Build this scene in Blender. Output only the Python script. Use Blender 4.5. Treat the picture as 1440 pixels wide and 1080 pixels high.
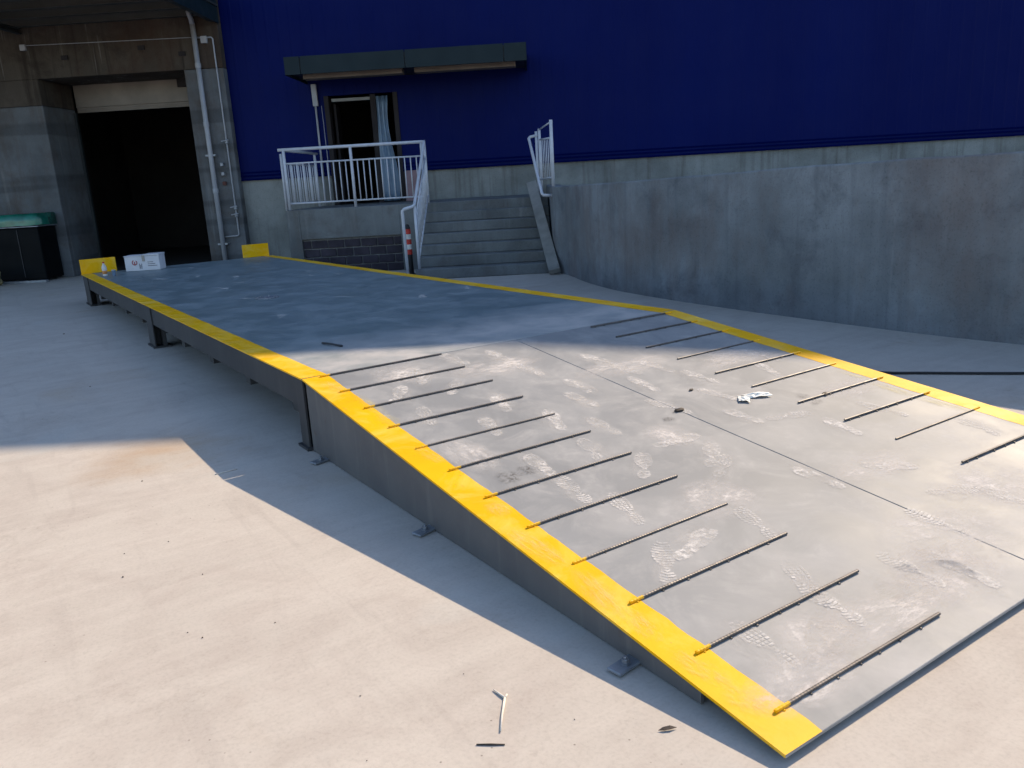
import bpy, bmesh, math, random
from mathutils import Vector, Matrix

# ------------------------------------------------------------------ clear
for o in list(bpy.data.objects):
    bpy.data.objects.remove(o)
SC = bpy.context.scene
COL = SC.collection
random.seed(7)

# ------------------------------------------------------------------ camera
CAM = (-1.6172, -1.2081, 1.5645)
cd = bpy.data.cameras.new('camera')
cam = bpy.data.objects.new('camera', cd)
COL.objects.link(cam)
cam.location = CAM
cam.rotation_euler = (math.radians(75.862), math.radians(3.2093), math.radians(-34.1506))
cd.sensor_width = 36.0
cd.lens = 36.0 * 1145.69 / 1440.0
cd.clip_start = 0.05
cd.clip_end = 2000
SC.camera = cam

# ------------------------------------------------------------------ sky and sun
SUN_EL = math.radians(37.8)
SUN_AZ = math.radians(74.9)            # clockwise from +Y
w = bpy.data.worlds.new('World')
SC.world = w
w.use_nodes = True
wn = w.node_tree
sky = wn.nodes.new('ShaderNodeTexSky')
sky.sky_type = 'NISHITA'
sky.sun_disc = False
sky.sun_elevation = SUN_EL
sky.sun_rotation = SUN_AZ
sky.air_density = 1.0
sky.dust_density = 0.6
sky.ozone_density = 1.6
bg = wn.nodes['Background']
bg.inputs['Strength'].default_value = 0.15
wn.links.new(sky.outputs[0], bg.inputs['Color'])
sl = bpy.data.lights.new('sun', 'SUN')
sl.energy = 3.95
sl.angle = math.radians(0.53)
sl.color = (1.0, 0.82, 0.61)
so = bpy.data.objects.new('sun', sl)
COL.objects.link(so)
sv = Vector((math.sin(SUN_AZ) * math.cos(SUN_EL), math.cos(SUN_AZ) * math.cos(SUN_EL), math.sin(SUN_EL)))
so.rotation_euler = sv.to_track_quat('Z', 'Y').to_euler()
so.location = sv * 60
SC.view_settings.view_transform = 'Standard'
SC.view_settings.look = 'None'
SC.view_settings.exposure = 0.7
SC.view_settings.gamma = 1.0
SC.view_settings.use_curve_mapping = False
SC.render.engine = 'CYCLES'
SC.cycles.max_bounces = 5
SC.cycles.use_adaptive_sampling = True
SC.cycles.adaptive_threshold = 0.025

# ------------------------------------------------------------------ frames and sizes
ZG = -0.03                              # ground level (the ramp's toe is z = 0)
LR, H, W = 3.6077, 0.438, 3.2           # ramp length, deck height, width
PE = 13.95                              # far end of the weighing platform
TH = -0.6164                            # direction of the building front
DX = Vector((math.cos(TH), math.sin(TH), 0))
NX = Vector((-math.sin(TH), math.cos(TH), 0))
O0 = Vector((CAM[0], CAM[1], 0))


def AB(a, b, z=0.0):
    """a metres along the building front, b metres deep, z up -> world"""
    return O0 + DX * a + NX * b + Vector((0, 0, z))


# ------------------------------------------------------------------ materials
class NT:
    def __init__(s, name):
        s.m = bpy.data.materials.new(name)
        s.m.use_nodes = True
        s.t = s.m.node_tree
        s.b = s.t.nodes['Principled BSDF']
        s.out = s.t.nodes['Material Output']
        s._tc = None

    def n(s, typ, **kw):
        nd = s.t.nodes.new(typ)
        for k, v in kw.items():
            if hasattr(nd, k):
                setattr(nd, k, v)
        return nd

    def put(s, sock, v):
        if hasattr(v, 'is_linked') or isinstance(v, bpy.types.NodeSocket):
            s.t.links.new(v, sock)
        else:
            if isinstance(v, (tuple, list)) and len(v) == 3 and sock.type == 'RGBA':
                v = (*v, 1)
            sock.default_value = v

    def co(s, scale=(1, 1, 1), loc=(0, 0, 0), rot=(0, 0, 0)):
        if s._tc is None:
            s._tc = s.n('ShaderNodeTexCoord')
        mp = s.n('ShaderNodeMapping')
        mp.inputs['Scale'].default_value = scale
        mp.inputs['Location'].default_value = loc
        mp.inputs['Rotation'].default_value = rot
        s.t.links.new(s._tc.outputs['Object'], mp.inputs['Vector'])
        return mp.outputs[0]

    def noise(s, vec, scale, detail=5, rough=0.55, dist=0.0):
        nd = s.n('ShaderNodeTexNoise')
        s.put(nd.inputs['Vector'], vec)
        nd.inputs['Scale'].default_value = scale
        nd.inputs['Detail'].default_value = detail
        nd.inputs['Roughness'].default_value = rough
        nd.inputs['Distortion'].default_value = dist
        return nd.outputs['Fac']

    def voro(s, vec, scale, feature='F1'):
        nd = s.n('ShaderNodeTexVoronoi', feature=feature)
        s.put(nd.inputs['Vector'], vec)
        nd.inputs['Scale'].default_value = scale
        return nd.outputs['Distance']

    def ramp(s, fac, stops):
        nd = s.n('ShaderNodeValToRGB')
        s.put(nd.inputs[0], fac)
        el = nd.color_ramp.elements
        while len(el) < len(stops):
            el.new(0.5)
        for e, (p, c) in zip(el, stops):
            e.position = p
            e.color = (c, c, c, 1) if not isinstance(c, (tuple, list)) else (*c, 1)
        return nd.outputs[0]

    def mix(s, fac, a, b, mode='MIX'):
        nd = s.n('ShaderNodeMix', data_type='RGBA', blend_type=mode)
        s.put(nd.inputs[0], fac)
        s.put(nd.inputs[6], a)
        s.put(nd.inputs[7], b)
        return nd.outputs[2]

    def math(s, op, a, b=0.0):
        nd = s.n('ShaderNodeMath', operation=op)
        s.put(nd.inputs[0], a)
        s.put(nd.inputs[1], b)
        return nd.outputs[0]

    def bump(s, h, strength=0.3, dist=0.01):
        nd = s.n('ShaderNodeBump')
        nd.inputs['Strength'].default_value = strength
        nd.inputs['Distance'].default_value = dist
        s.put(nd.inputs['Height'], h)
        s.t.links.new(nd.outputs[0], s.b.inputs['Normal'])

    def set(s, **kw):
        names = dict(color='Base Color', rough='Roughness', metal='Metallic', spec='Specular IOR Level')
        for k, v in kw.items():
            s.put(s.b.inputs[names.get(k, k)], v)
        return s


MATS = {}


def simple(name, col, rough=0.6, metal=0.0, var=0.15, scale=6.0, spec=0.5, bump=0.0, bscale=60):
    k = NT(name)
    v = k.noise(k.co(), scale, 6)
    dark = tuple(c * (1 - var) for c in col)
    lite = tuple(min(1, c * (1 + var)) for c in col)
    k.set(color=k.mix(k.ramp(v, [(0.3, 0), (0.7, 1)]), dark, lite), metal=metal, spec=spec)
    k.set(rough=k.ramp(k.noise(k.co(loc=(3, 1, 2)), scale * 1.7, 4), [(0.3, max(0.03, rough - 0.08)), (0.7, min(1, rough + 0.08))]))
    if bump:
        k.bump(k.noise(k.co(), bscale, 5), bump, 0.005)
    MATS[name] = k.m
    return k.m


def concrete(name, col, stain=(0.10, 0.085, 0.075), streak=0.5, blot=0.4, lite=(0.42, 0.41, 0.39), rust=None, board=0.0):
    k = NT(name)
    c = k.mix(k.ramp(k.noise(k.co(), 0.9, 5, 0.62), [(0.34, 0), (0.66, 1)]), tuple(x * 0.74 for x in col), tuple(x * 1.24 for x in col))
    # blotches
    b = k.ramp(k.noise(k.co(loc=(5, 2, 9)), 1.7, 7, 0.68, 0.4), [(0.50, 0), (0.68, 1)])
    c = k.mix(k.math('MULTIPLY', b, blot), c, stain)
    # rain streaks running down
    st = k.ramp(k.noise(k.co(scale=(3.2, 3.2, 0.16)), 2.2, 6, 0.6, 0.2), [(0.52, 0), (0.70, 1)])
    c = k.mix(k.math('MULTIPLY', st, streak), c, stain)
    sl_ = k.ramp(k.noise(k.co(scale=(2.6, 2.6, 0.12), loc=(9, 4, 1)), 2.0, 5, 0.6), [(0.60, 0), (0.74, 1)])
    c = k.mix(k.math('MULTIPLY', sl_, streak * 0.7), c, lite)
    if rust:
        r = k.ramp(k.noise(k.co(scale=(1, 1, 0.45), loc=rust[1]), 0.75, 6, 0.7), [(0.50, 0), (0.66, 1)])
        c = k.mix(k.math('MULTIPLY', r, rust[2]), c, rust[0])
    # pores
    p = k.ramp(k.noise(k.co(), 48, 4, 0.7), [(0.30, 0.72), (0.46, 1.0)])
    c = k.mix(1.0, c, p, 'MULTIPLY')
    if board:
        # faint formwork pour lines
        wv = k.noise(k.co(scale=(0.05, 0.05, 1.0)), 2.6, 2, 0.4)
        c = k.mix(board, c, k.ramp(wv, [(0.40, 0.55), (0.47, 1.0), (0.62, 1.15)]), 'MULTIPLY')
    k.set(color=c, rough=0.88, spec=0.25)
    h = k.noise(k.co(), 22, 4, 0.7)
    k.bump(h, 0.35, 0.012)
    MATS[name] = k.m
    return k.m


def ground_mat():
    k = NT('ground_concrete')
    base = (0.495, 0.447, 0.39)
    big = k.ramp(k.noise(k.co(), 0.42, 5, 0.6, 0.5), [(0.30, 0), (0.70, 1)])
    c = k.mix(big, tuple(x * 0.90 for x in base), tuple(x * 1.07 for x in base))
    med = k.ramp(k.noise(k.co(loc=(3, 8, 0)), 2.3, 7, 0.68, 0.8), [(0.44, 0), (0.66, 1)])
    c = k.mix(k.math('MULTIPLY', med, 0.58), c, (0.40, 0.345, 0.30))
    # brushed arcs left by the trowel
    br = k.ramp(k.noise(k.co(scale=(0.5, 5, 1), rot=(0, 0, 0.5)), 1.5, 5, 0.65, 1.1), [(0.42, 0), (0.72, 1)])
    c = k.mix(k.math('MULTIPLY', br, 0.28), c, (0.60, 0.545, 0.48))
    b2 = k.ramp(k.noise(k.co(scale=(4, 0.5, 1), rot=(0, 0, 0.9), loc=(4, 1, 0)), 1.2, 5, 0.65, 1.4), [(0.55, 0), (0.72, 1)])
    c = k.mix(k.math('MULTIPLY', b2, 0.40), c, (0.38, 0.335, 0.295))
    # sandy brown patches
    sd = k.ramp(k.noise(k.co(loc=(1.4, 6.2, 0)), 0.62, 6, 0.6, 0.6), [(0.60, 0), (0.75, 1)])
    c = k.mix(k.math('MULTIPLY', sd, 0.55), c, (0.42, 0.32, 0.225))
    # a drift of brown sand beside the platform
    vm = k.n('ShaderNodeVectorMath', operation='DISTANCE')
    k.put(vm.inputs[0], k.co())
    vm.inputs[1].default_value = (-0.78, 4.25, ZG)
    pt = k.math('ADD', vm.outputs['Value'], k.math('MULTIPLY', k.noise(k.co(), 3.0, 5, 0.7), 0.7))
    c = k.mix(k.math('MULTIPLY', k.ramp(pt, [(0.42, 1), (0.95, 0)]), 0.7), c, (0.40, 0.285, 0.185))
    # cement-grey smears
    gr = k.ramp(k.noise(k.co(loc=(9.4, 2.2, 0)), 0.9, 5, 0.55, 0.9), [(0.60, 0), (0.72, 1)])
    c = k.mix(k.math('MULTIPLY', gr, 0.45), c, (0.48, 0.47, 0.43))
    # fine dirt ground into the surface, in patches
    dp_ = k.ramp(k.noise(k.co(loc=(2, 3, 0)), 1.3, 6, 0.7, 0.5), [(0.50, 0), (0.68, 1)])
    dn_ = k.ramp(k.noise(k.co(), 22, 5, 0.75), [(0.50, 0), (0.66, 1)])
    c = k.mix(k.math('MULTIPLY', k.math('MULTIPLY', dp_, dn_), 0.35), c, (0.27, 0.225, 0.185))
    fine = k.noise(k.co(), 75, 3, 0.7)
    c = k.mix(1.0, c, k.ramp(fine, [(0.28, 0.90), (0.5, 1.0), (0.75, 1.03)]), 'MULTIPLY')
    # specks of grit
    vs = k.voro(k.co(), 16)
    msk = k.ramp(k.noise(k.co(loc=(7, 7, 7)), 1.1, 5), [(0.50, 0), (0.62, 1)])
    sp = k.math('MULTIPLY', k.ramp(vs, [(0.035, 1), (0.075, 0)]), msk)
    c = k.mix(k.math('MULTIPLY', sp, 0.7), c, (0.12, 0.10, 0.085))
    k.set(color=c, rough=0.9, spec=0.2)
    h = k.noise(k.co(), 26, 5, 0.75)
    k.bump(h, 0.16, 0.006)
    MATS['ground'] = k.m


def deck_mat(name, base, dust, toe0, toe1, amount, gloss, toe_amt):
    k = NT(name)
    c = k.mix(k.ramp(k.noise(k.co(), 1.1, 6), [(0.3, 0), (0.7, 1)]), tuple(x * 0.9 for x in base), tuple(x * 1.1 for x in base))
    du = k.ramp(k.noise(k.co(scale=(1, 1, 0)), 2.6, 6, 0.68, 0.7), [(0.42, 0), (0.64, 1)])
    du2 = k.ramp(k.noise(k.co(scale=(1, 1, 0), loc=(5, 3, 0)), 9, 5, 0.7, 0.5), [(0.50, 0), (0.72, 1)])
    dd = k.math('ADD', k.math('MULTIPLY', du, amount), k.math('MULTIPLY', k.math('MULTIPLY', du2, du), 0.5))
    # more dust by the toe and at the crest where people step over
    sx = k.n('ShaderNodeSeparateXYZ')
    k.t.links.new(k.co(), sx.inputs[0])
    toe = k.ramp(k.math('MULTIPLY', sx.outputs[1], 0.5), [(toe0, 1.0), (toe1, 0.0)])
    tn = k.ramp(k.noise(k.co(loc=(2, 2, 0)), 3.0, 8, 0.65, 0.6), [(0.36, 0), (0.62, 1)])
    td = k.math('MULTIPLY', toe, k.math('ADD', k.math('MULTIPLY', tn, 0.55), toe_amt))
    dd = k.math('MINIMUM', dd, 1.0)
    c = k.mix(dd, c, dust)
    c = k.mix(td, c, (0.455, 0.435, 0.415))
    dd = k.math('MAXIMUM', dd, td)
    sc = k.ramp(k.noise(k.co(scale=(0.6, 10, 0), rot=(0, 0, 0.35)), 2.5, 5, 0.7, 0.2), [(0.62, 0), (0.75, 1)])
    c = k.mix(k.math('MULTIPLY', sc, 0.2), c, tuple(0.5 * x + 0.5 * y for x, y in zip(base, dust)))
    k.set(color=c, spec=0.20)
    r0 = k.ramp(k.noise(k.co(loc=(1, 9, 0)), 1.8, 6, 0.6), [(0.3, gloss), (0.7, gloss + 0.15)])
    k.set(rough=k.mix(dd, r0, (0.75, 0.75, 0.75)))
    k.bump(k.noise(k.co(), 3.0, 4, 0.6), 0.14, 0.006)
    MATS[name] = k.m


def yellow_mat(name='yellow_paint', worn=0.42):
    k = NT(name)
    c = k.mix(k.ramp(k.noise(k.co(), 2.4, 6), [(0.3, 0), (0.7, 1)]), (0.82, 0.410, 0.003), (0.87, 0.485, 0.004))
    du = k.ramp(k.noise(k.co(loc=(2, 5, 1)), 3.2, 7, 0.72, 0.8), [(0.46, 0), (0.70, 1)])
    c = k.mix(k.math('MULTIPLY', du, worn), c, (0.84, 0.66, 0.20))
    sc = k.ramp(k.noise(k.co(scale=(14, 1.2, 14), loc=(1, 2, 3)), 3.0, 5, 0.7, 0.3), [(0.60, 0), (0.74, 1)])
    c = k.mix(k.math('MULTIPLY', sc, 0.30), c, (0.42, 0.24, 0.05))
    ch = k.ramp(k.noise(k.co(loc=(8, 5, 1)), 26, 6, 0.75), [(0.66, 0), (0.70, 1)])
    c = k.mix(k.math('MULTIPLY', ch, 0.7), c, (0.20, 0.15, 0.08))
    k.set(color=c, rough=k.mix(du, (0.45,) * 3, (0.75,) * 3), spec=0.10)
    k.bump(k.noise(k.co(), 70, 4), 0.12, 0.003)
    MATS[name] = k.m


def dust_mat(name, col, lo, hi, amount, radial=False, scale=34.0):
    k = NT(name)
    tr = k.n('ShaderNodeBsdfTransparent')
    mx = k.n('ShaderNodeMixShader')
    oi = k.n('ShaderNodeObjectInfo')
    vec = k.n('ShaderNodeVectorMath', operation='ADD')
    k.put(vec.inputs[0], k.co())
    k.t.links.new(oi.outputs['Location'], vec.inputs[1])
    v = vec.outputs[0]
    a = k.ramp(k.noise(v, scale, 6, 0.72), [(lo, 0), (hi, amount)])
    a2 = k.ramp(k.noise(v, scale * 0.22, 3, 0.6), [(0.34, 0.12), (0.60, 1)])
    a = k.math('MULTIPLY', a, a2)
    if radial:
        ln = k.n('ShaderNodeVectorMath', operation='LENGTH')
        k.put(ln.inputs[0], k.co())
        a = k.math('MULTIPLY', a, k.ramp(ln.outputs['Value'], [(0.0, 1.0), (0.45, 0.8), (0.95, 0.0)]))
    k.put(mx.inputs[0], a)
    k.set(color=col, rough=0.95, spec=0.1)
    k.t.links.new(tr.outputs[0], mx.inputs[1])
    k.t.links.new(k.b.outputs[0], mx.inputs[2])
    k.t.links.new(mx.outputs[0], k.out.inputs['Surface'])
    MATS[name] = k.m


def blue_mat():
    k = NT('blue_cladding')
    c = k.mix(k.ramp(k.noise(k.co(scale=(1, 1, 0.3)), 0.5, 6), [(0.3, 0), (0.7, 1)]), (0.0010, 0.0050, 0.070), (0.0014, 0.0070, 0.085))
    du = k.ramp(k.noise(k.co(scale=(1.5, 1.5, 0.15)), 1.3, 6, 0.6), [(0.5, 0), (0.8, 1)])
    c = k.mix(k.math('MULTIPLY', du, 0.02), c, (0.05, 0.07, 0.14))
    k.set(color=c, rough=k.ramp(k.noise(k.co(), 1.5, 5), [(0.3, 0.42), (0.7, 0.55)]), spec=0.06)
    wv = k.n('ShaderNodeTexWave', wave_type='BANDS', bands_direction='X', wave_profile='SIN')
    k.put(wv.inputs['Vector'], k.co())
    wv.inputs['Scale'].default_value = 1.25
    k.bump(k.ramp(wv.outputs[1], [(0.80, 0), (0.95, 1)]), 0.35, 0.012)
    MATS['blue'] = k.m


ground_mat()
deck_mat('deck', (0.246, 0.250, 0.251), (0.450, 0.435, 0.415), 0.0, 0.4, 0.36, 0.48, 0.0)
deck_mat('platform_deck_sky_tint', (0.150, 0.196, 0.210), (0.31, 0.345, 0.36), 0.25, 0.62, 0.40, 0.30, 0.35)  # blue sky reflection seen in shade is mixed into base and dust colours
yellow_mat()
blue_mat()
dust_mat('dust_print', (0.77, 0.73, 0.68), 0.33, 0.60, 0.82, False, 40.0)
dust_mat('print_halo', (0.70, 0.66, 0.61), 0.30, 0.68, 0.55, True, 5.0)
dust_mat('stripe_dust', (0.80, 0.66, 0.25), 0.36, 0.70, 0.75, True, 4.0)
dust_mat('dust_smear', (0.76, 0.71, 0.66), 0.28, 0.60, 0.9, True, 7.0)
dust_mat('mud_stain', (0.06, 0.05, 0.042), 0.44, 0.60, 0.85, True, 5.0)
concrete('wall_concrete', (0.195, 0.210, 0.222), stain=(0.095, 0.102, 0.115), lite=(0.36, 0.37, 0.38), streak=0.42, blot=0.65, rust=((0.150, 0.118, 0.108), (2.0, 7.0, 0.5), 0.55))
concrete('plinth_concrete', (0.225, 0.235, 0.225), streak=0.55, blot=0.25)
concrete('step_concrete', (0.150, 0.158, 0.158), streak=0.3, blot=0.5)
concrete('dock_concrete', (0.128, 0.137, 0.146), streak=0.45, blot=0.55, rust=((0.065, 0.048, 0.036), (0.0, 0.0, 2.0), 0.5), board=0.6)
concrete('beam_concrete', (0.075, 0.062, 0.050), stain=(0.03, 0.022, 0.017), streak=0.85, blot=0.7, rust=((0.058, 0.033, 0.022), (4.0, 2.0, 2.0), 0.7))
k = NT('side_steel')
c = k.mix(k.ramp(k.noise(k.co(), 1.6, 6, 0.65), [(0.3, 0), (0.7, 1)]), (0.088, 0.086, 0.090), (0.128, 0.125, 0.125))
c = k.mix(k.math('MULTIPLY', k.ramp(k.noise(k.co(scale=(5, 5, 0.5)), 2.4, 5, 0.65), [(0.54, 0), (0.72, 1)]), 0.45), c, (0.20, 0.19, 0.178))
c = k.mix(k.math('MULTIPLY', k.ramp(k.noise(k.co(loc=(3, 1, 2)), 7, 6, 0.7), [(0.64, 0), (0.72, 1)]), 0.6), c, (0.10, 0.055, 0.035))
k.set(color=c, rough=0.55, spec=0.35)
k.bump(k.noise(k.co(), 9, 4, 0.6), 0.18, 0.006)
MATS['side_steel'] = k.m
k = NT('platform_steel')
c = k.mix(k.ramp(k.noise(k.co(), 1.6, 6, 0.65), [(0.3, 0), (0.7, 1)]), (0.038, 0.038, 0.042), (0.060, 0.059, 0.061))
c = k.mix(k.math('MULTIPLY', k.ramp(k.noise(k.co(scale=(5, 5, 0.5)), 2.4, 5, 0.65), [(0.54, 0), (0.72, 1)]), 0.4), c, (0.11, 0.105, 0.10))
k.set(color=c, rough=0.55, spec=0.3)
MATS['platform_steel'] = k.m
simple('dark_steel', (0.035, 0.036, 0.040), 0.55, 0.3, 0.3, 4.0)
simple('bar_steel', (0.11, 0.098, 0.09), 0.5, 0.35, 0.45, 9.0)
simple('white_pipe', (0.34, 0.35, 0.38), 0.42, 0.0, 0.08, 5.0)
simple('white_rail', (0.52, 0.53, 0.57), 0.38, 0.0, 0.10, 9.0)
simple('grey_panel', (0.013, 0.024, 0.030), 0.45, 0.0, 0.12, 2.0, 0.12)
simple('soffit', (0.16, 0.125, 0.10), 0.7, 0.0, 0.15, 3.0)
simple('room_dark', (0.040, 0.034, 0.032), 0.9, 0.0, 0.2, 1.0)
simple('shutter_beige', (0.22, 0.185, 0.15), 0.6, 0.0, 0.18, 2.0)
simple('carton_white', (0.62, 0.61, 0.63), 0.7, 0.0, 0.06, 6.0)
simple('print_red', (0.36, 0.05, 0.05), 0.6)
simple('print_dark', (0.06, 0.06, 0.08), 0.6)
simple('tape', (0.34, 0.31, 0.27), 0.35)
simple('black_rubber', (0.012, 0.012, 0.013), 0.6)
simple('wood', (0.30, 0.24, 0.18), 0.8, 0.0, 0.3, 14.0)
simple('plank_grey', (0.235, 0.225, 0.205), 0.85, 0.0, 0.2, 5.0, 0.3, 0.12, 40)
simple('pale_twig', (0.66, 0.60, 0.52), 0.8, 0.0, 0.1, 30.0)
simple('leaf_brown', (0.045, 0.032, 0.024), 0.8, 0.0, 0.3, 30.0)
simple('paper_white', (0.80, 0.78, 0.70), 0.7, 0.0, 0.08, 20.0)
simple('brick_dark', (0.045, 0.038, 0.048), 0.9, 0.0, 0.35, 4.0, 0.2, 0.4, 40)
simple('brick_mortar', (0.17, 0.165, 0.165), 0.95, 0.0, 0.2, 8.0, 0.2, 0.5, 50)
simple('red_band', (0.50, 0.035, 0.025), 0.45)
simple('white_band', (0.62, 0.60, 0.56), 0.5)
simple('pebble', (0.26, 0.225, 0.19), 0.9, 0.0, 0.4, 30.0)
simple('blue_sheet', (0.13, 0.20, 0.29), 0.35, 0.0, 0.25, 3.0)
simple('green_cover', (0.012, 0.15, 0.105), 0.22, 0.0, 0.5, 3.0, 0.6)
simple('machine_dark', (0.004, 0.005, 0.006), 0.6, 0.0, 0.3, 2.0, 0.1)
simple('sack_ochre', (0.30, 0.25, 0.13), 0.85, 0.0, 0.3, 9.0, 0.3, 0.5, 40)
simple('pink_board', (0.24, 0.155, 0.165), 0.8, 0.0, 0.15, 4.0)
simple('rust_fitting', (0.12, 0.045, 0.035), 0.8)
simple('galvanised', (0.26, 0.28, 0.31), 0.45, 0.5, 0.25, 12.0)
simple('door_dark', (0.022, 0.018, 0.020), 0.6, 0.0, 0.2, 3.0, 0.2)
simple('flashing', (0.0010, 0.0045, 0.055), 0.9, 0.0, 0.1, 2.0, 0.0)
simple('frame_grey', (0.22, 0.22, 0.21), 0.5)
simple('orange_juice', (0.55, 0.22, 0.06), 0.3)
simple('canopy_steel', (0.03, 0.036, 0.038), 0.6, 0.0, 0.3, 2.0)
simple('canopy_purlin', (0.055, 0.056, 0.052), 0.6, 0.0, 0.2, 2.0)


# ------------------------------------------------------------------ mesh helpers
class MB:
    def __init__(s):
        s.v, s.f, s.mi = [], [], []

    def add(s, vs, fs, mi=0):
        n = len(s.v)
        s.v += [tuple(v) for v in vs]
        s.f += [tuple(i + n for i in f) for f in fs]
        s.mi += [mi] * len(fs)
        return s

    def box(s, x0, x1, y0, y1, z0, z1, mi=0):
        vs = [(x, y, z) for z in (z0, z1) for y in (y0, y1) for x in (x0, x1)]
        return s.add(vs, [(0, 2, 3, 1), (4, 5, 7, 6), (0, 1, 5, 4), (2, 6, 7, 3), (0, 4, 6, 2), (1, 3, 7, 5)], mi)

    def hexa(s, bot, top, mi=0):
        """four bottom and four top points, same winding (counter-clockwise from above)"""
        return s.add(list(bot) + list(top), [(3, 2, 1, 0), (4, 5, 6, 7), (0, 1, 5, 4), (1, 2, 6, 5), (2, 3, 7, 6), (3, 0, 4, 7)], mi)

    def tube(s, pts, r, n=8, mi=0, cap=True):
        pts = [Vector(p) for p in pts]
        rs = r if isinstance(r, (list, tuple)) else [r] * len(pts)
        rings = []
        up = None
        for i, p in enumerate(pts):
            t = (pts[min(i + 1, len(pts) - 1)] - pts[max(i - 1, 0)]).normalized()
            if up is None:
                up = Vector((0, 0, 1)) if abs(t.z) < 0.9 else Vector((1, 0, 0))
            u = t.cross(up).normalized()
            v = u.cross(t).normalized()
            up = v
            rings.append([p + (u * math.cos(2 * math.pi * k / n) + v * math.sin(2 * math.pi * k / n)) * rs[i] for k in range(n)])
        vs = [q for r_ in rings for q in r_]
        fs = []
        for i in range(len(pts) - 1):
            for k in range(n):
                a, b = i * n + k, i * n + (k + 1) % n
                fs.append((a, b, b + n, a + n))
        if cap:
            fs.append(tuple(range(n - 1, -1, -1)))
            fs.append(tuple((len(pts) - 1) * n + k for k in range(n)))
        return s.add(vs, fs, mi)

    def lathe(s, prof, n=16, c=(0, 0, 0), mi=0):
        vs, fs = [], []
        for r, z in prof:
            for k in range(n):
                t = 2 * math.pi * k / n
                vs.append((c[0] + r * math.cos(t), c[1] + r * math.sin(t), c[2] + z))
        for i in range(len(prof) - 1):
            for k in range(n):
                a, b = i * n + k, i * n + (k + 1) % n
                fs.append((a, b, b + n, a + n))
        fs.append(tuple(range(n - 1, -1, -1)))
        fs.append(tuple((len(prof) - 1) * n + k for k in range(n)))
        return s.add(vs, fs, mi)

    def build(s, name, mats, parent=None, bevel=0.0, smooth=False, loc=None):
        me = bpy.data.meshes.new(name)
        me.from_pydata(s.v, [], s.f)
        for m in (mats if isinstance(mats, (list, tuple)) else [mats]):
            me.materials.append(MATS[m])
        for p, i in zip(me.polygons, s.mi):
            p.material_index = i
            p.use_smooth = smooth
        bm = bmesh.new()
        bm.from_mesh(me)
        if bevel:
            es = [e for e in bm.edges if len(e.link_faces) == 2 and e.calc_face_angle(0) > 0.6]
            bmesh.ops.bevel(bm, geom=es, offset=bevel, segments=1, affect='EDGES', profile=0.5)
        bmesh.ops.recalc_face_normals(bm, faces=bm.faces)
        bm.to_mesh(me)
        bm.free()
        o = bpy.data.objects.new(name, me)
        COL.objects.link(o)
        if parent:
            o.parent = parent
        if loc:
            o.location = loc
        return o


def tag(o, label, cat, group=None):
    o['label'] = label
    o['category'] = cat
    if group:
        o['group'] = group
    return o


def thing(name, label, cat, loc=(0, 0, 0), rz=0.0, group=None):
    o = bpy.data.objects.new(name, None)
    o.empty_display_size = 0.2
    COL.objects.link(o)
    o.location = loc
    o.rotation_euler = (0, 0, rz)
    return tag(o, label, cat, group)


def struct(o):
    o['kind'] = 'structure'
    return o


def inst(src, parent, loc=(0, 0, 0), rot=(0, 0, 0), name=None):
    o = src.copy()
    if name:
        o.name = name
    COL.objects.link(o)
    o.parent = parent
    o.location = loc
    o.rotation_euler = rot
    return o


def box_part(name, mat, parent, x0, x1, y0, y1, z0, z1, bevel=0.0):
    return MB().box(x0, x1, y0, y1, z0, z1).build(name, mat, parent, bevel)


# ================================================================== SETTING
g = MB()
S = 400
g.add([(-S, -S, ZG), (S, -S, ZG), (S, S, ZG), (-S, S, ZG)], [(0, 1, 2, 3)])
struct(g.build('ground', 'ground'))

# ------------------------------------------------------------------ warehouse (local frame: x along front, y deep)
BF = 18.5
ROOF = 13.36
wh = thing('warehouse', 'tall deep blue metal clad warehouse with low grey concrete plinth', 'building', AB(0, BF, ZG), TH)
zb = 1.87 - ZG           # underside of the cladding above ground
LZ = 1.216 - ZG          # landing level above ground
zt = ROOF - ZG
XL, XR, XJ = -32.0, 34.0, -6.37
DA0, DA1, DZ = -4.35, -2.75, 3.52 - ZG      # door opening
m = MB()
m.box(XJ, DA0, 0, 0.22, zb, zt)
m.box(DA1, XR, 0, 0.22, zb, zt)
m.box(DA0, DA1, 0, 0.22, DZ, zt)
m.box(XL, XJ, 0.0, 0.22, 5.75, zt)
m.build('cladding', 'blue', wh)
# plinth, interrupted by the doorway
m = MB()
m.box(XJ, DA0, 0.035, 0.30, 0, zb - 0.003)
m.box(DA1, XR, 0.035, 0.30, 0, zb - 0.003)
m.box(DA0, DA1, 0.035, 0.30, 0, LZ - 0.004)
m.build('plinth', 'plinth_concrete', wh)
# drip flashing: three small folds along the foot of the cladding
for x0, x1 in ((XJ + 0.002, DA0), (DA1, XR)):
    m = MB()
    for zz, d in ((zb - 0.02, 0.035), (zb + 0.06, 0.018), (zb + 0.13, 0.010)):
        m.box(x0, x1, -d, -0.002, zz, zz + 0.035)
    m.build('drip_flashing', 'flashing', wh)
m = MB()
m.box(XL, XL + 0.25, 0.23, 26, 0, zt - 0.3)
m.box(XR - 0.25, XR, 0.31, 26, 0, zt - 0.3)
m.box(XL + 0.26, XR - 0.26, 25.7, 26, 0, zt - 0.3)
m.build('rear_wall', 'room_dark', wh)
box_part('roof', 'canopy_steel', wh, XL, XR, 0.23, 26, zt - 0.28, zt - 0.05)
box_part('floor_slab', 'room_dark', wh, XJ + 0.5, XR - 0.3, 0.32, 25.6, LZ - 0.2, LZ - 0.01)
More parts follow.
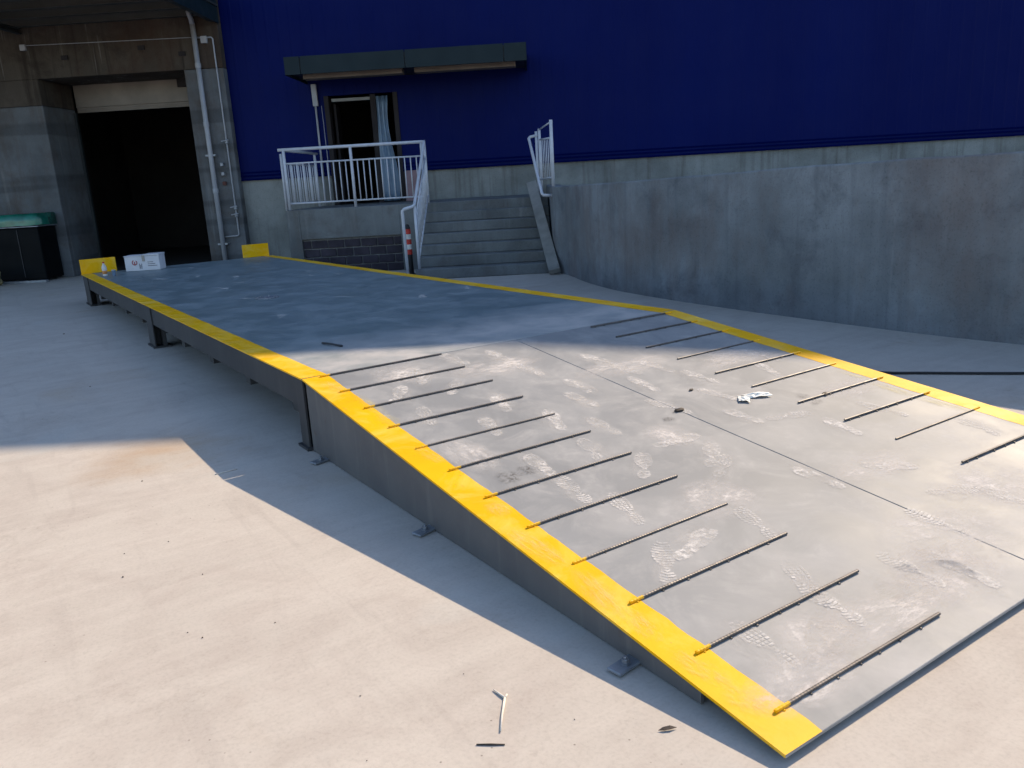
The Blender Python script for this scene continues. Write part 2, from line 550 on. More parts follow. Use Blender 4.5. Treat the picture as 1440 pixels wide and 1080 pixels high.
# doorway: jambs, header, the half open leaf
fr = box_part('door_frame', 'door_dark', wh, DA0 + 0.003, DA0 + 0.10, -0.02, 0.24, LZ, DZ - 0.003)
MB().box(DA1 - 0.10, DA1 - 0.003, -0.02, 0.24, LZ, DZ - 0.003).build('jamb', 'door_dark', fr)
MB().box(DA0 + 0.16, DA1 - 0.46, 0.02, 0.12, DZ - 0.125, DZ - 0.065).build('header', 'frame_grey', fr)
MB().box(DA1 - 0.60, DA1 - 0.48, 0.01, 0.13, LZ, DZ - 0.02).build('mullion', 'door_dark', fr)
lf = MB().box(0, 0.05, 0, 0.85, LZ + 0.02, DZ - 0.15).build('door_leaf', 'door_dark', wh, loc=(DA0 + 0.14, 0.25, 0))
lf.rotation_euler = (0, 0, 0.12)

# ------------------------------------------------------------------ concrete loading dock block
DB = 18.3
dk = thing('loading_dock', 'bare concrete loading bay with deep dark opening left of the blue wall', 'building', AB(0, DB, ZG), TH)
OX0, OX1, OZ = -10.40, -7.22, 4.195 - ZG
m = MB().box(-24, OX0, 0, 1.30, 0, 3.66 - ZG)
m.build('wall', 'dock_concrete', dk, 0.012)
m = MB().box(OX1, XJ - 0.004, 0, 1.30, 0, OZ + 0.0)
m.build('pillar', 'dock_concrete', dk, 0.012)
m = MB().box(-24, OX0, -0.012, 1.30, 3.663 - ZG, OZ)
m.box(-24, XJ - 0.004, -0.012, 1.30, OZ + 0.002, 5.70)
m.build('lintel_beam', 'beam_concrete', dk, 0.01)
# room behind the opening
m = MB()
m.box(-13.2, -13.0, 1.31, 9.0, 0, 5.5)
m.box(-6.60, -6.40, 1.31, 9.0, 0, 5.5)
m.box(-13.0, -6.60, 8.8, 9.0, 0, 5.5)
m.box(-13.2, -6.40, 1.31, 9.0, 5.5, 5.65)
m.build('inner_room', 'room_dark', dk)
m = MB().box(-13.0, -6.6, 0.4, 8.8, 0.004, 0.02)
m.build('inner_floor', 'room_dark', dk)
sh = MB()
sh.box(OX0 + 0.02, OX1 + 0.3, 1.318, 1.75, 3.70 - ZG, 4.45)
so_ = sh.build('shutter_housing', 'shutter_beige', dk, 0.02)
for i in range(3):
    MB().box(OX0 + 0.05, OX1 + 0.3, 1.325 - 0.012, 1.40, 3.60 - ZG + i * 0.035, 3.63 - ZG + i * 0.035).build('shutter_slat', 'shutter_beige', so_)
MB().box(-7.92, -7.62, 1.24, 1.317, 4.05, 4.27).build('motor_box', 'door_dark', dk, 0.01)
MB().box(OX0 + 0.003, OX0 + 0.05, 1.20, 1.29, 0.01, 3.62).build('guide_rail', 'canopy_steel', dk)
for ax, az in ((-9.72, 4.62), (-8.05, 4.72), (-7.2, 4.55)):
    MB().box(ax - 0.07, ax + 0.07, -0.045, -0.011, az - 0.05, az + 0.04).build('cast_in_plate', 'door_dark', dk)

# ------------------------------------------------------------------ steel canopy above the dock
cz = 5.16 - ZG
dc = thing('dock_canopy', 'dark steel canopy with purlins projecting over the loading dock', 'canopy', AB(0, DB, ZG), TH)
box_part('roof_sheet', 'canopy_steel', dc, -24, -6.30, -3.6, -0.015, cz + 0.22, cz + 0.26)
for i, yy in enumerate((-0.10, -0.85, -1.6, -2.35, -3.1)):
    m = MB()
    m.box(-24, -6.50, yy - 0.05, yy, cz + 0.05, cz + 0.217)
    m.box(-24, -6.50, yy - 0.13, yy - 0.052, cz + 0.05, cz + 0.062)
    m.build('purlin', 'canopy_purlin', dc)
for xx in (-6.46, -10.6, -14.8):
    m = MB()
    m.box(xx - 0.06, xx + 0.06, -3.55, -0.02, cz - 0.06, cz - 0.045)
    m.box(xx - 0.006, xx + 0.006, -3.55, -0.02, cz - 0.045, cz + 0.04)
    m.box(xx - 0.06, xx + 0.06, -3.55, -0.02, cz + 0.035, cz + 0.049)
    m.build('cantilever_beam', 'canopy_steel', dc)
box_part('end_fascia', 'grey_panel', dc, -6.37, -6.33, -3.6, -0.02, cz - 0.10, cz + 0.60)
box_part('front_fascia', 'grey_panel', dc, -24, -6.38, -3.65, -3.61, cz - 0.02, cz + 0.60)

# ------------------------------------------------------------------ small canopy above the door
ca = thing('door_canopy', 'flat grey panelled canopy above the warehouse side door', 'canopy', AB(0, BF, ZG), TH)
fz0, fz1, fy = 3.782 - ZG, 4.115 - ZG, 16.9 - BF
xs = [-4.69, -4.37, -2.31, -0.375, 0.07]
for i in range(4):
    box_part('fascia_panel', 'grey_panel', ca, xs[i] + 0.008, xs[i + 1] - 0.008, fy, fy + 0.03, fz0, fz1, 0.004)
box_part('backing', 'dark_steel', ca, xs[0] + 0.03, xs[4] - 0.03, fy + 0.032, -0.04, fz0 + 0.06, fz1 - 0.03)
box_part('side_panel', 'grey_panel', ca, xs[0], xs[0] + 0.028, fy + 0.034, -0.002, fz0, fz1)
box_part('side_panel', 'grey_panel', ca, xs[4] - 0.028, xs[4], fy + 0.034, -0.002, fz0, fz1)
for x0, x1 in ((-4.42, -2.42), (-2.18, -0.16)):
    box_part('soffit_panel', 'soffit', ca, x0, x1, fy + 0.32, fy + 0.62, fz0 - 0.055, fz0 + 0.055, 0.008)

# ------------------------------------------------------------------ entrance steps and landing
st = thing('entrance_steps', 'grey concrete steps and landing leading to the warehouse door', 'steps', AB(0, 0, ZG), TH)
SX0, SX1 = -2.02, 0.34
for k in range(6):
    b0 = 13.95 + 0.30 * k
    box_part('step', 'step_concrete', st, SX0, SX1, b0, 15.742, 0.178 * k + (0.002 if k else 0), 0.178 * (k + 1), 0.012)
m = MB()
m.box(SX0 + 0.004, SX1, 15.745, 18.53, 0, LZ)
m.build('landing_top', 'step_concrete', st, 0.012)
m = MB()
LX0 = -4.67
RX0, RX1, RZ = -4.42, -2.50, 0.68
m.box(LX0, RX0, 15.79, 18.53, 0, LZ - 0.002)
m.box(RX1, SX0, 15.79, 18.53, 0, LZ - 0.002)
m.box(RX0, RX1, 15.79, 18.53, RZ, LZ - 0.002)
m.build('landing_wall', 'step_concrete', st, 0.008)
MB().box(RX0, RX1, 15.86, 15.93, 0, RZ).build('block_infill', 'brick_mortar', st)
bw, bh = 0.32, 0.165
me_b = None
for r in range(4):
    x = RX0 + 0.012 - (0.16 if r % 2 else 0)
    while x < RX1 - 0.03:
        x0, x1 = max(x, RX0 + 0.006), min(x + bw - 0.024, RX1 - 0.006)
        if x1 - x0 > 0.04:
            d = random.uniform(0, 0.012)
            box_part('block', 'brick_dark', st, x0, x1, 15.825 + d, 15.858, 0.006 + r * bh, 0.006 + r * bh + bh - 0.024, 0.006)
        x += bw

# ------------------------------------------------------------------ retaining wall on the right
foot = [AB(0.36, 18.45), AB(0.36, 16.5), AB(0.36, 15.0), AB(0.37, 14.25), AB(0.47, 13.8), AB(0.60, 13.4),
        Vector((6.28, 8.6, 0)), Vector((6.02, 7.85, 0)), Vector((5.86, 7.2, 0)), Vector((5.74, 6.37, 0)), Vector((5.66, 5.5, 0)),
        Vector((5.60, 4.2, 0)), Vector((5.58, 3.0, 0)), Vector((5.63, 2.2, 0)), Vector((5.76, 1.2, 0)), Vector((5.95, 0, 0)),
        Vector((6.35, -2, 0)), Vector((6.9, -5, 0)), Vector((7.6, -9, 0)), Vector((8.6, -14, 0))]
tops = [1.395, 1.395, 1.395, 1.398, 1.40, 1.405, 1.42, 1.43, 1.442, 1.468, 1.485, 1.52, 1.54, 1.548, 1.555, 1.56, 1.58, 1.6, 1.62, 1.65]


def catmull(P, n):
    out = []
    for i in range(len(P) - 1):
        p0, p1, p2, p3 = P[max(i - 1, 0)], P[i], P[i + 1], P[min(i + 2, len(P) - 1)]
        for k in range(n):
            t = k / n
            out.append(0.5 * ((2 * p1) + (p2 - p0) * t + (2 * p0 - 5 * p1 + 4 * p2 - p3) * t * t + (3 * p1 - p0 - 3 * p2 + p3) * t ** 3))
    out.append(P[-1])
    return out


cl = catmull([Vector((p.x, p.y, t)) for p, t in zip(foot, tops)], 6)
m = MB()
rows = []
TK = 0.26
for i, c in enumerate(cl):
    t = (cl[min(i + 1, len(cl) - 1)] - cl[max(i - 1, 0)])
    nrm = Vector((-t.y, t.x, 0)).normalized()      # away from the yard
    j = random.uniform(-0.004, 0.004)
    zt_ = c.z + j
    a = Vector((c.x, c.y, ZG - 0.05))
    b = Vector((c.x, c.y, zt_ - 0.015))
    b2 = Vector((c.x, c.y, zt_)) + nrm * 0.018
    d = Vector((c.x, c.y, zt_)) + nrm * TK
    e = Vector((c.x, c.y, ZG - 0.05)) + nrm * TK
    rows.append((a, b, b2, d, e))
vs = [q for r in rows for q in r]
fs = []
for i in range(len(rows) - 1):
    for k in range(5):
        k2 = (k + 1) % 5
        fs.append((i * 5 + k, i * 5 + k2, (i + 1) * 5 + k2, (i + 1) * 5 + k))
fs.append((0, 1, 2, 3, 4))
fs.append(tuple((len(rows) - 1) * 5 + k for k in (4, 3, 2, 1, 0)))
m.add(vs, fs)
rw = m.build('retaining_wall', 'wall_concrete')
tag(rw, 'long curved grey concrete retaining wall on the right beside the steps', 'wall')
# raised truck apron held by the wall
ap = MB()
pts = [Vector((r[3].x, r[3].y, min(1.20, r[1].z - 0.2))) for r in rows]
far = [AB((p - O0).dot(DX) + 12 * 0 + 0.0, BF - 0.0) for p in pts]
vs, fs = [], []
for i, p in enumerate(pts):
    a_ = (p - O0).dot(DX)
    q = AB(max(a_, 0.4) + 0.0, 18.48)
    vs += [(p.x, p.y, p.z), (q.x, q.y, 1.15)]
for i in range(len(pts) - 1):
    fs.append((2 * i, 2 * i + 2, 2 * i + 3, 2 * i + 1))
ap.add(vs, fs)
struct(ap.build('raised_apron', 'ground'))

# ================================================================== APPROACH RAMP
rp = thing('approach_ramp', 'grey steel approach ramp with yellow edges and rows of welded grip bars', 'ramp', (0, 0, 0))
SL = H / LR
PT = 0.012


def rz(y):
    return y * SL


ang = math.atan(SL)


def ramp_slab(x0, x1, y0, y1, dz0, dz1):
    mb = MB()
    b = [(x0, y0, rz(y0) + dz0), (x1, y0, rz(y0) + dz0), (x1, y1, rz(y1) + dz0), (x0, y1, rz(y1) + dz0)]
    t = [(x0, y0, rz(y0) + dz1), (x1, y0, rz(y0) + dz1), (x1, y1, rz(y1) + dz1), (x0, y1, rz(y1) + dz1)]
    return mb.hexa(b, t)


YE = LR - 0.006
ramp_slab(0.0, W / 2 - 0.0025, 0, YE, -PT, 0).build('deck_plate', 'deck', rp, 0.002)
ramp_slab(W / 2 + 0.0025, W, 0, YE, -PT, 0).build('deck_plate', 'deck', rp, 0.002)
SW = 0.162


def stripe(x0, x1, outer, parent, y0, y1, z, name='edge_stripe'):
    """paint film: a thin sheet on top that folds over the plate's outer edge"""
    mb = MB()
    n = 70
    inner = x1 if outer == x0 else x0
    vs, fs = [], []
    for i in range(n + 1):
        y = y0 + (y1 - y0) * i / n
        wob = 0.0015 * math.sin(i * 1.7) + random.uniform(-0.0025, 0.0025)
        zz = z(y)
        out = outer + (-0.0015 if outer == x0 else 0.0015)
        vs += [(inner + wob, y, zz + 0.0012), (out, y, zz + 0.0014), (out, y, zz - 0.009)]
    for i in range(n):
        a = 3 * i
        fs += [(a, a + 1, a + 4, a + 3), (a + 1, a + 2, a + 5, a + 4)]
    mb.add(vs, fs)
    return mb.build(name, 'yellow_paint', parent)


stripe(0.0, SW, 0.0, rp, -0.0005, YE, rz)
stripe(W - SW, W, W, rp, -0.0005, YE, rz)

# grip bars: ribbed rebar, the outer end painted yellow with the stripe


def bar_mesh(x0, x1, yellow_from, yellow_to):
    mb = MB()
    n, r0 = 8, 0.0058
    L = x1 - x0
    k = int(L / 0.007)
    pts, rs, mi = [], [], []
    for i in range(k + 1):
        pts.append((x0 + L * i / k, 0, 0))
        rs.append(r0 + (0.0008 if i % 2 else 0))
    # split into painted and bare part
    for sel, mat in ((lambda x: yellow_from <= x <= yellow_to, 1), (lambda x: not (yellow_from <= x <= yellow_to), 0)):
        idx = [i for i, p in enumerate(pts) if sel(p[0])]
        if len(idx) > 1:
            lo, hi = idx[0], idx[-1]
            if mat == 0:
                lo = max(lo - 1, 0) if lo > 0 else lo
                hi = min(hi + 1, k)
            mb.tube(pts[lo:hi + 1], rs[lo:hi + 1], n, mat)
    rnd = random.Random(int(x0 * 1000))
    x = x0 + 0.03
    while x < x1 - 0.01:
        for sg in (-1, 1):
            r = rnd.uniform(0.004, 0.007)
            mb.lathe([(r * 1.3, -0.007), (r * 1.1, -0.0045), (r * 0.6, -0.003), (0.0008, -0.0025)], 6, (x + rnd.uniform(-0.01, 0.01), sg * 0.0065, 0), 1 if yellow_from <= x <= yellow_to else 0)
        x += rnd.uniform(0.10, 0.17)
    return mb


first = {}
Y0, DY = 0.038, 0.3134
for side, (x0, x1, yf, yt) in (('l', (0.1076, 0.9714, 0.0, SW + 0.012)), ('r', (2.2607, 3.0997, W - SW - 0.012, W))):
    src = None
    for k in range(12):
        y = LR - Y0 - DY * k + random.uniform(-0.006, 0.006)
        z = rz(y) + 0.0070
        rot = (0, 0, random.uniform(-0.010, 0.010))
        if src is None:
            src = bar_mesh(x0, x1, yf, yt).build('grip_bar', ['bar_steel', 'yellow_paint'], rp)
            src.location = (0, y, z)
            src.rotation_euler = rot
        else:
            inst(src, rp, (random.uniform(-0.008, 0.008), y, z - (0.003 if k % 4 == 0 else 0)), rot)

# weld beads under a few bars, side plates, stiffeners, anchors
for xo, s in ((0.012, 1), (W - 0.024, -1)):
    mb = MB()
    y0, y1 = 0.32, YE - 0.02
    mb.hexa([(xo, y0, ZG + 0.004), (xo + 0.012, y0, ZG + 0.004), (xo + 0.012, y1, ZG + 0.004), (xo, y1, ZG + 0.004)],
            [(xo, y0, rz(y0) - PT - 0.001), (xo + 0.012, y0, rz(y0) - PT - 0.001), (xo + 0.012, y1, rz(y1) - PT - 0.001), (xo, y1, rz(y1) - PT - 0.001)])
    mb.build('side_plate', 'side_steel', rp)
for xx in (0.55, 1.1, 1.6, 2.1, 2.65):
    mb = MB()
    y0, y1 = 0.75, YE - 0.04
    mb.hexa([(xx, y0, ZG + 0.004), (xx + 0.012, y0, ZG + 0.004), (xx + 0.012, y1, ZG + 0.004), (xx, y1, ZG + 0.004)],
            [(xx, y0, rz(y0) - PT - 0.001), (xx + 0.012, y0, rz(y0) - PT - 0.001), (xx + 0.012, y1, rz(y1) - PT - 0.001), (xx, y1, rz(y1) - PT - 0.001)])
    mb.build('stiffener', 'side_steel', rp)
mb = MB().box(0.03, W - 0.03, 0.72, 0.732, ZG + 0.004, rz(0.72) - PT - 0.002)
mb.build('toe_plate', 'side_steel', rp)


def anchor(y, s, x):
    pl = MB().box(-0.105 * (s > 0) - 0.03 * (s < 0), 0.03 * (s > 0) + 0.105 * (s < 0), -0.030, 0.030, 0.004, 0.016)
    o = pl.build('anchor_foot', 'galvanised', rp, 0.003)
    o.location = (x, y, ZG)
    o.rotation_euler = (0, 0, random.uniform(0.05, 0.30))
    b = MB()
    cx = -0.045 if s > 0 else 0.045
    b.lathe([(0.019, 0.0165), (0.019, 0.020), (0.013, 0.0201), (0.013, 0.033), (0.0125, 0.034), (0.007, 0.0341), (0.007, 0.040), (0.006, 0.042)], 6, (cx, 0, 0))
    b.build('bolt', 'galvanised', o)


for y in (3.36, 2.03, 0.62):
    anchor(y, 1, 0.012)
    anchor(y, -1, W - 0.012)

# ================================================================== WEIGHING PLATFORM
wb = thing('weighbridge', 'long low steel weighbridge platform with yellow edge stripes', 'weighbridge', (0, LR, 0))
Y1 = PE - LR
box_part('deck_plate', 'platform_deck_sky_tint', wb, 0, W, 0.004, Y1, H - PT, H, 0.002)
stripe(0.0, SW, 0.0, wb, 0.005, Y1, lambda y: H)
stripe(W - SW, W, W, wb, 0.005, Y1, lambda y: H)
for x0, s in ((0.016, 1), (W - 0.016, -1)):
    mb = MB()
    za, zb_ = H - PT - 0.002, H - 0.205
    mb.box(min(x0, x0 + s * 0.010), max(x0, x0 + s * 0.010), 0.03, Y1 - 0.03, zb_, za)
    mb.box(min(x0 + s * 0.0102, x0 + s * 0.09), max(x0 + s * 0.0102, x0 + s * 0.09), 0.03, Y1 - 0.03, zb_, zb_ + 0.012)
    mb.build('side_beam', 'platform_steel', wb)
for xx in (0.65, 1.15, 1.6, 2.05, 2.55):
    box_part('inner_beam', 'platform_steel', wb, xx - 0.04, xx + 0.04, 0.03, Y1 - 0.03, H - 0.205, H - PT - 0.002)
for yy in (0.03, Y1 - 0.042):
    box_part('end_plate', 'platform_steel', wb, 0.03, W - 0.03, yy - 0.012, yy - 0.001, H - 0.205, H - PT - 0.002)


box_part('side_light_block', 'platform_steel', wb, W - 0.15, W - 0.138, 0.30, Y1 - 0.7, ZG + 0.01, H - 0.207)  # added, unseen: closes the right side so less skylight gets under the deck
for k in range(9):  # unseen beams added to deepen the shade on the ground beneath
    box_part('shade_cross_beam', 'platform_steel', wb, 0.14, W - 0.16, 0.55 + k * 1.12, 0.67 + k * 1.12, H - 0.36, H - 0.207)


def support(y, wide):
    for x0, s in ((0.0, 1), (W, -1)):
        p = MB()
        a, b = (x0 + 0.002 * s, x0 + 0.014 * s)
        p.box(min(a, b), max(a, b), -wide / 2, wide / 2, ZG + 0.02, H - PT - 0.003)          # outer flange
        p.box(min(x0 + 0.092 * s, x0 + 0.13 * s), max(x0 + 0.092 * s, x0 + 0.13 * s), -wide / 2, wide / 2, ZG + 0.02, H - 0.21)
        a, b = (x0 + 0.0142 * s, x0 + 0.0918 * s)
        p.box(min(a, b), max(a, b), -0.008, 0.008, ZG + 0.02, H - 0.207)
        o = p.build('support_column', 'platform_steel', wb)
        o.location = (0, y, 0)
        q = MB().box(min(x0 - 0.02 * s, x0 + 0.17 * s), max(x0 - 0.02 * s, x0 + 0.17 * s), -wide / 2 - 0.02, wide / 2 + 0.02, ZG + 0.003, ZG + 0.019)
        q.build('base_plate', 'platform_steel', o)


support(0.075, 0.13)
support(4.90, 0.30)
support(Y1 - 0.42, 0.50)
# yellow stop plates standing at the far end
for x0, x1, hgt in ((0.005, 0.545, 0.235), (2.66, 3.14, 0.235)):
    p = box_part('stop_plate', 'yellow_paint', wb, x0, x1, Y1 - 0.030, Y1 - 0.012, H + 0.003, H + hgt, 0.003)
# access cover on the deck
cv = MB().lathe([(0.13, 0.0015), (0.13, 0.008), (0.118, 0.011)], 20, (1.13, 7.8 - LR, H))
co_ = cv.build('access_cover', 'galvanised', wb)
for k in range(6):
    t = k * math.pi / 3
    MB().lathe([(0.010, 0.0112), (0.010, 0.018)], 6, (1.13 + 0.10 * math.cos(t), 7.8 - LR + 0.10 * math.sin(t), H)).build('bolt', 'galvanised', co_)


# ------------------------------------------------------------------ dusty shoe prints and stains (parts of the decks)
def print_mesh(style, length=0.285):
    mb = MB()
    n = 17
    for i in range(n):
        t = (i + 0.5) / n
        y = (t - 0.5) * length
        if 0.30 < t < 0.42:
            hw = 0.012 + 0.018 * (style == 2)
        elif t <= 0.30:
            hw = 0.032 * math.sqrt(max(0.05, 1 - ((t - 0.16) / 0.165) ** 2))
        else:
            hw = 0.046 * math.sqrt(max(0.05, 1 - ((t - 0.70) / 0.31) ** 2))
        dy = length / n * 0.36
        off = 0.006 * math.sin(t * 6)
        if style == 0:
            cells = max(1, int(hw * 2 / 0.017))
            for c in range(cells):
                xa = -hw + 2 * hw * c / cells + 0.0025
                xb = -hw + 2 * hw * (c + 1) / cells - 0.0025
                mb.add([(xa + off, y - dy, 0), (xb + off, y - dy, 0), (xb + off, y + dy, 0), (xa + off, y + dy, 0)], [(0, 1, 2, 3)])
        elif style == 1:
            for sg in (-1, 1):
                mb.add([(off, y - dy - 0.004, 0), (off + sg * hw, y - dy + 0.005, 0), (off + sg * hw, y + dy + 0.005, 0), (off, y + dy - 0.004, 0)],
                       [(0, 1, 2, 3) if sg > 0 else (3, 2, 1, 0)])
        else:
            mb.add([(off - hw, y - dy * 1.35, 0), (off + hw, y - dy * 1.35, 0), (off + hw, y + dy * 1.35, 0), (off - hw, y + dy * 1.35, 0)], [(0, 1, 2, 3)])
    return mb


def smear_mesh():
    """unit disc, scaled per object"""
    mb = MB()
    n = 24
    vs = [(0, 0, 0)] + [(math.cos(2 * math.pi * k / n), math.sin(2 * math.pi * k / n), 0) for k in range(n)]
    mb.add(vs, [(0, 1 + k, 1 + (k + 1) % n) for k in range(n)])
    return mb


def pix_ramp(u, v, flat=False, z=None):
    """point of the 1440 x 1080 photograph -> world point on the ramp, on the deck or at height z"""
    R = cam.rotation_euler.to_matrix()
    d = R @ Vector(((u - 720) / 1145.69, -(v - 540) / 1145.69, -1))
    C = Vector(CAM)
    if z is not None:
        t = (z - C.z) / d.z
    else:
        t = (C.y * SL - C.z) / (d.z - d.y * SL)
    return C + d * t


psrc = {}
PR = [(880, 519, 80, 0), (925, 516, 75, 1), (812, 543, 60, 2), (818, 562, 70, 1), (940, 572, 95, 0), (1010, 555, 80, 2), (952, 620, -20, 2), (830, 632, 62, 0), (1000, 640, 15, 1),
      (1015, 655, 20, 0), (1062, 735, 62, 0), (935, 792, 40, 1), (978, 765, -10, 2), (905, 655, 25, 1), (806, 688, 70, 1), (760, 655, 70, 2), (1130, 815, 48, 0), (1110, 585, -30, 1),
      (1045, 585, 85, 2), (1250, 655, -55, 2), (1320, 735, 80, 1), (1340, 690, -40, 1), (1150, 672, 80, 2), (690, 600, 70, 1), (705, 568, 60, 2), (640, 545, 40, 1), (560, 555, 30, 2),
      (590, 530, 60, 1), (700, 500, 70, 2), (640, 505, 85, 1), (745, 520, 65, 0), (840, 505, 80, 2), (1070, 500, 80, 1), (1185, 600, 70, 2), (1240, 575, 85, 1), (1375, 600, 70, 1),
      (1080, 520, 60, 2), (600, 585, 65, 0), (1170, 850, 60, 1), (1075, 905, 80, 0), (1280, 800, 75, 1), (1395, 820, 60, 2), (880, 715, 50, 0), (780, 590, 60, 2), (1420, 700, 70, 2),
      (850, 600, 65, 1), (905, 540, 75, 2), (985, 530, 70, 1)]
for u, v, a, sty in PR:
    p = pix_ramp(u, v)
    p.y = max(p.y, 0.22)
    p.x = min(max(p.x, 0.2), W - 0.2)
    on = p.y < LR - 0.15
    par = rp if on else wb
    if not on:
        p = pix_ramp(u, v, z=H)
        p = Vector((p.x, p.y - LR, H))
        tilt = 0
        zz = H + 0.0022
    else:
        tilt = ang
        zz = rz(p.y) + 0.0022
    ln = random.uniform(0.26, 0.31)
    o = print_mesh(sty, ln).build('footprint', 'dust_print', par)
    o.rotation_euler = (Matrix.Rotation(tilt, 3, 'X') @ Matrix.Rotation(math.radians(a + random.uniform(-12, 12) - 75), 3, 'Z')).to_euler()
    o.location = (p.x, p.y, zz)
    h = smear_mesh().build('dust_smear', 'print_halo', par)
    h.scale = (random.uniform(0.05, 0.09), random.uniform(0.13, 0.22), 1)
    h.rotation_euler = o.rotation_euler
    h.location = (p.x + random.uniform(-0.04, 0.04), p.y + random.uniform(-0.05, 0.05), zz)
    if par is rp:
        h.location.z = rz(h.location.y) + 0.0017
    else:
        h.location.z = H + 0.0017
for i in range(14):
    x, y = random.uniform(0.25, W - 0.25), random.uniform(4.0, PE - 0.6)
    o = print_mesh(i % 3, random.uniform(0.26, 0.31)).build('footprint', 'dust_print', wb)
    o.rotation_euler = (0, 0, random.uniform(-0.6, 0.6) + (math.pi if i % 2 else 0))
    o.location = (x, y - LR, H + 0.0022)
for u, v, sx_, sy_ in [(945, 612, 0.11, 0.13), (660, 640, 0.10, 0.20), (700, 515, 0.30, 0.14), (880, 515, 0.35, 0.12), (560, 520, 0.2, 0.16), (1230, 655, 0.28, 0.12), (1330, 755, 0.3, 0.2), (1380, 830, 0.26, 0.16),
                       (1260, 850, 0.35, 0.12), (1130, 960, 0.2, 0.10), (1150, 890, 0.16, 0.12), (1050, 500, 0.35, 0.12), (1200, 545, 0.25, 0.12), (1390, 680, 0.28, 0.2), (1010, 700, 0.2, 0.15)]:
    p = pix_ramp(u, v)
    p.y = min(max(p.y, sy_ * 1.35 + 0.03), LR - sy_ * 1.35 - 0.03)
    p.x = min(max(p.x, sx_ * 1.35 + 0.03), W - sx_ * 1.35 - 0.03)
    o = smear_mesh().build('dust_smear', 'dust_smear', rp)
    o.scale = (sx_ * 1.35, sy_ * 1.35, 1)
    o.rotation_euler = (ang, 0, 0)
    o.location = (p.x, p.y, rz(p.y) + 0.0014)
for u, v, sx_, sy_ in [(520, 570, 0.05, 0.10), (545, 590, 0.06, 0.08), (605, 640, 0.05, 0.07), (700, 715, 0.06, 0.08), (752, 768, 0.06, 0.10), (845, 838, 0.06, 0.09), (905, 880, 0.05, 0.08), (1050, 985, 0.06, 0.08),
                       (985, 940, 0.05, 0.07), (470, 545, 0.06, 0.10), (1255, 548, 0.05, 0.12), (1330, 570, 0.05, 0.10), (1200, 527, 0.05, 0.12)]:
    p = pix_ramp(u, v)
    if p.y > LR - 0.12:
        continue
    o = smear_mesh().build('dust_smear', 'stripe_dust', rp)
    o.scale = (sx_ * 1.1, sy_ * random.uniform(0.9, 2.6), 1)
    o.rotation_euler = (ang, 0, random.uniform(-0.15, 0.15))
    o.location = (p.x, p.y, rz(p.y) + 0.0032)
for u, v, sx_, sy_ in [(955, 578, 0.07, 0.018), (940, 590, 0.045, 0.03), (1148, 566, 0.06, 0.03), (1165, 554, 0.05, 0.03), (1128, 557, 0.05, 0.04), (715, 672, 0.07, 0.06), (740, 662, 0.05, 0.05)]:
    p = pix_ramp(u, v)
    o = smear_mesh().build('mud_stain', 'mud_stain', rp)
    o.scale = (sx_ * 1.2, sy_ * 1.2, 1)
    o.rotation_euler = (ang, 0, 0.2)
    o.location = (p.x, p.y, rz(p.y) + 0.0028)

# ================================================================== RAILINGS (local frame: x along front, y deep)


def bar(parent, name, p0, p1, r, n=8, mat='white_rail'):
    return MB().tube([p0, p1], r, n).build(name, mat, parent, smooth=True)


def curve_bar(parent, name, pts, r, n=8, mat='white_rail'):
    return MB().tube(pts, r, n).build(name, mat, parent, smooth=True)


def panel(parent, P, Q, z0, z1, nb, rr=0.012, skip=()):
    """two rails and nb balusters between two post lines; z0, z1 give (at P, at Q)"""
    P, Q = Vector(P), Vector(Q)
    bar(parent, 'lower_rail', P + Vector((0, 0, z0[0])), Q + Vector((0, 0, z0[1])), 0.016)
    bar(parent, 'middle_rail', P + Vector((0, 0, z1[0])), Q + Vector((0, 0, z1[1])), 0.016)
    for i in range(nb):
        t = (i + 1) / (nb + 1)
        c = P.lerp(Q, t)
        a = z0[0] + (z0[1] - z0[0]) * t
        b = z1[0] + (z1[1] - z1[0]) * t
        bar(parent, 'baluster', c + Vector((0, 0, a)), c + Vector((0, 0, b)), rr, 6)


FB = 15.86
lr = thing('landing_railing', 'white tubular steel railing along the front and side of the landing', 'railing', AB(0, FB, ZG), TH)
za0 = LZ
xA, xB, xC = -4.60, -3.33, -1.99
for x in (xA, xB, xC):
    bar(lr, 'post', (x, 0, za0), (x, 0, za0 + 1.10), 0.028, 10)
bar(lr, 'post', (xA - 0.085, 0.10, za0), (xA - 0.085, 0.10, za0 + 1.05), 0.026, 10)
bar(lr, 'post', (xA - 0.0, 2.30, za0), (xA - 0.0, 2.30, za0 + 1.10), 0.028, 10)
curve_bar(lr, 'top_rail', [(xA - 0.10, 0.0, za0 + 1.115), (xC + 0.02, 0, za0 + 1.115)], 0.030, 10)
curve_bar(lr, 'top_rail', [(xA, 0.03, za0 + 1.113), (xA, 2.5, za0 + 1.113)], 0.028, 10)
panel(lr, (xA, 0, za0), (xB, 0, za0), (0.12, 0.12), (0.86, 0.86), 10)
panel(lr, (xB, 0, za0), (xC, 0, za0), (0.12, 0.12), (0.86, 0.86), 11)
panel(lr, (xA, 0.02, za0), (xA, 2.30, za0), (0.12, 0.12), (0.86, 0.86), 14, 0.010)

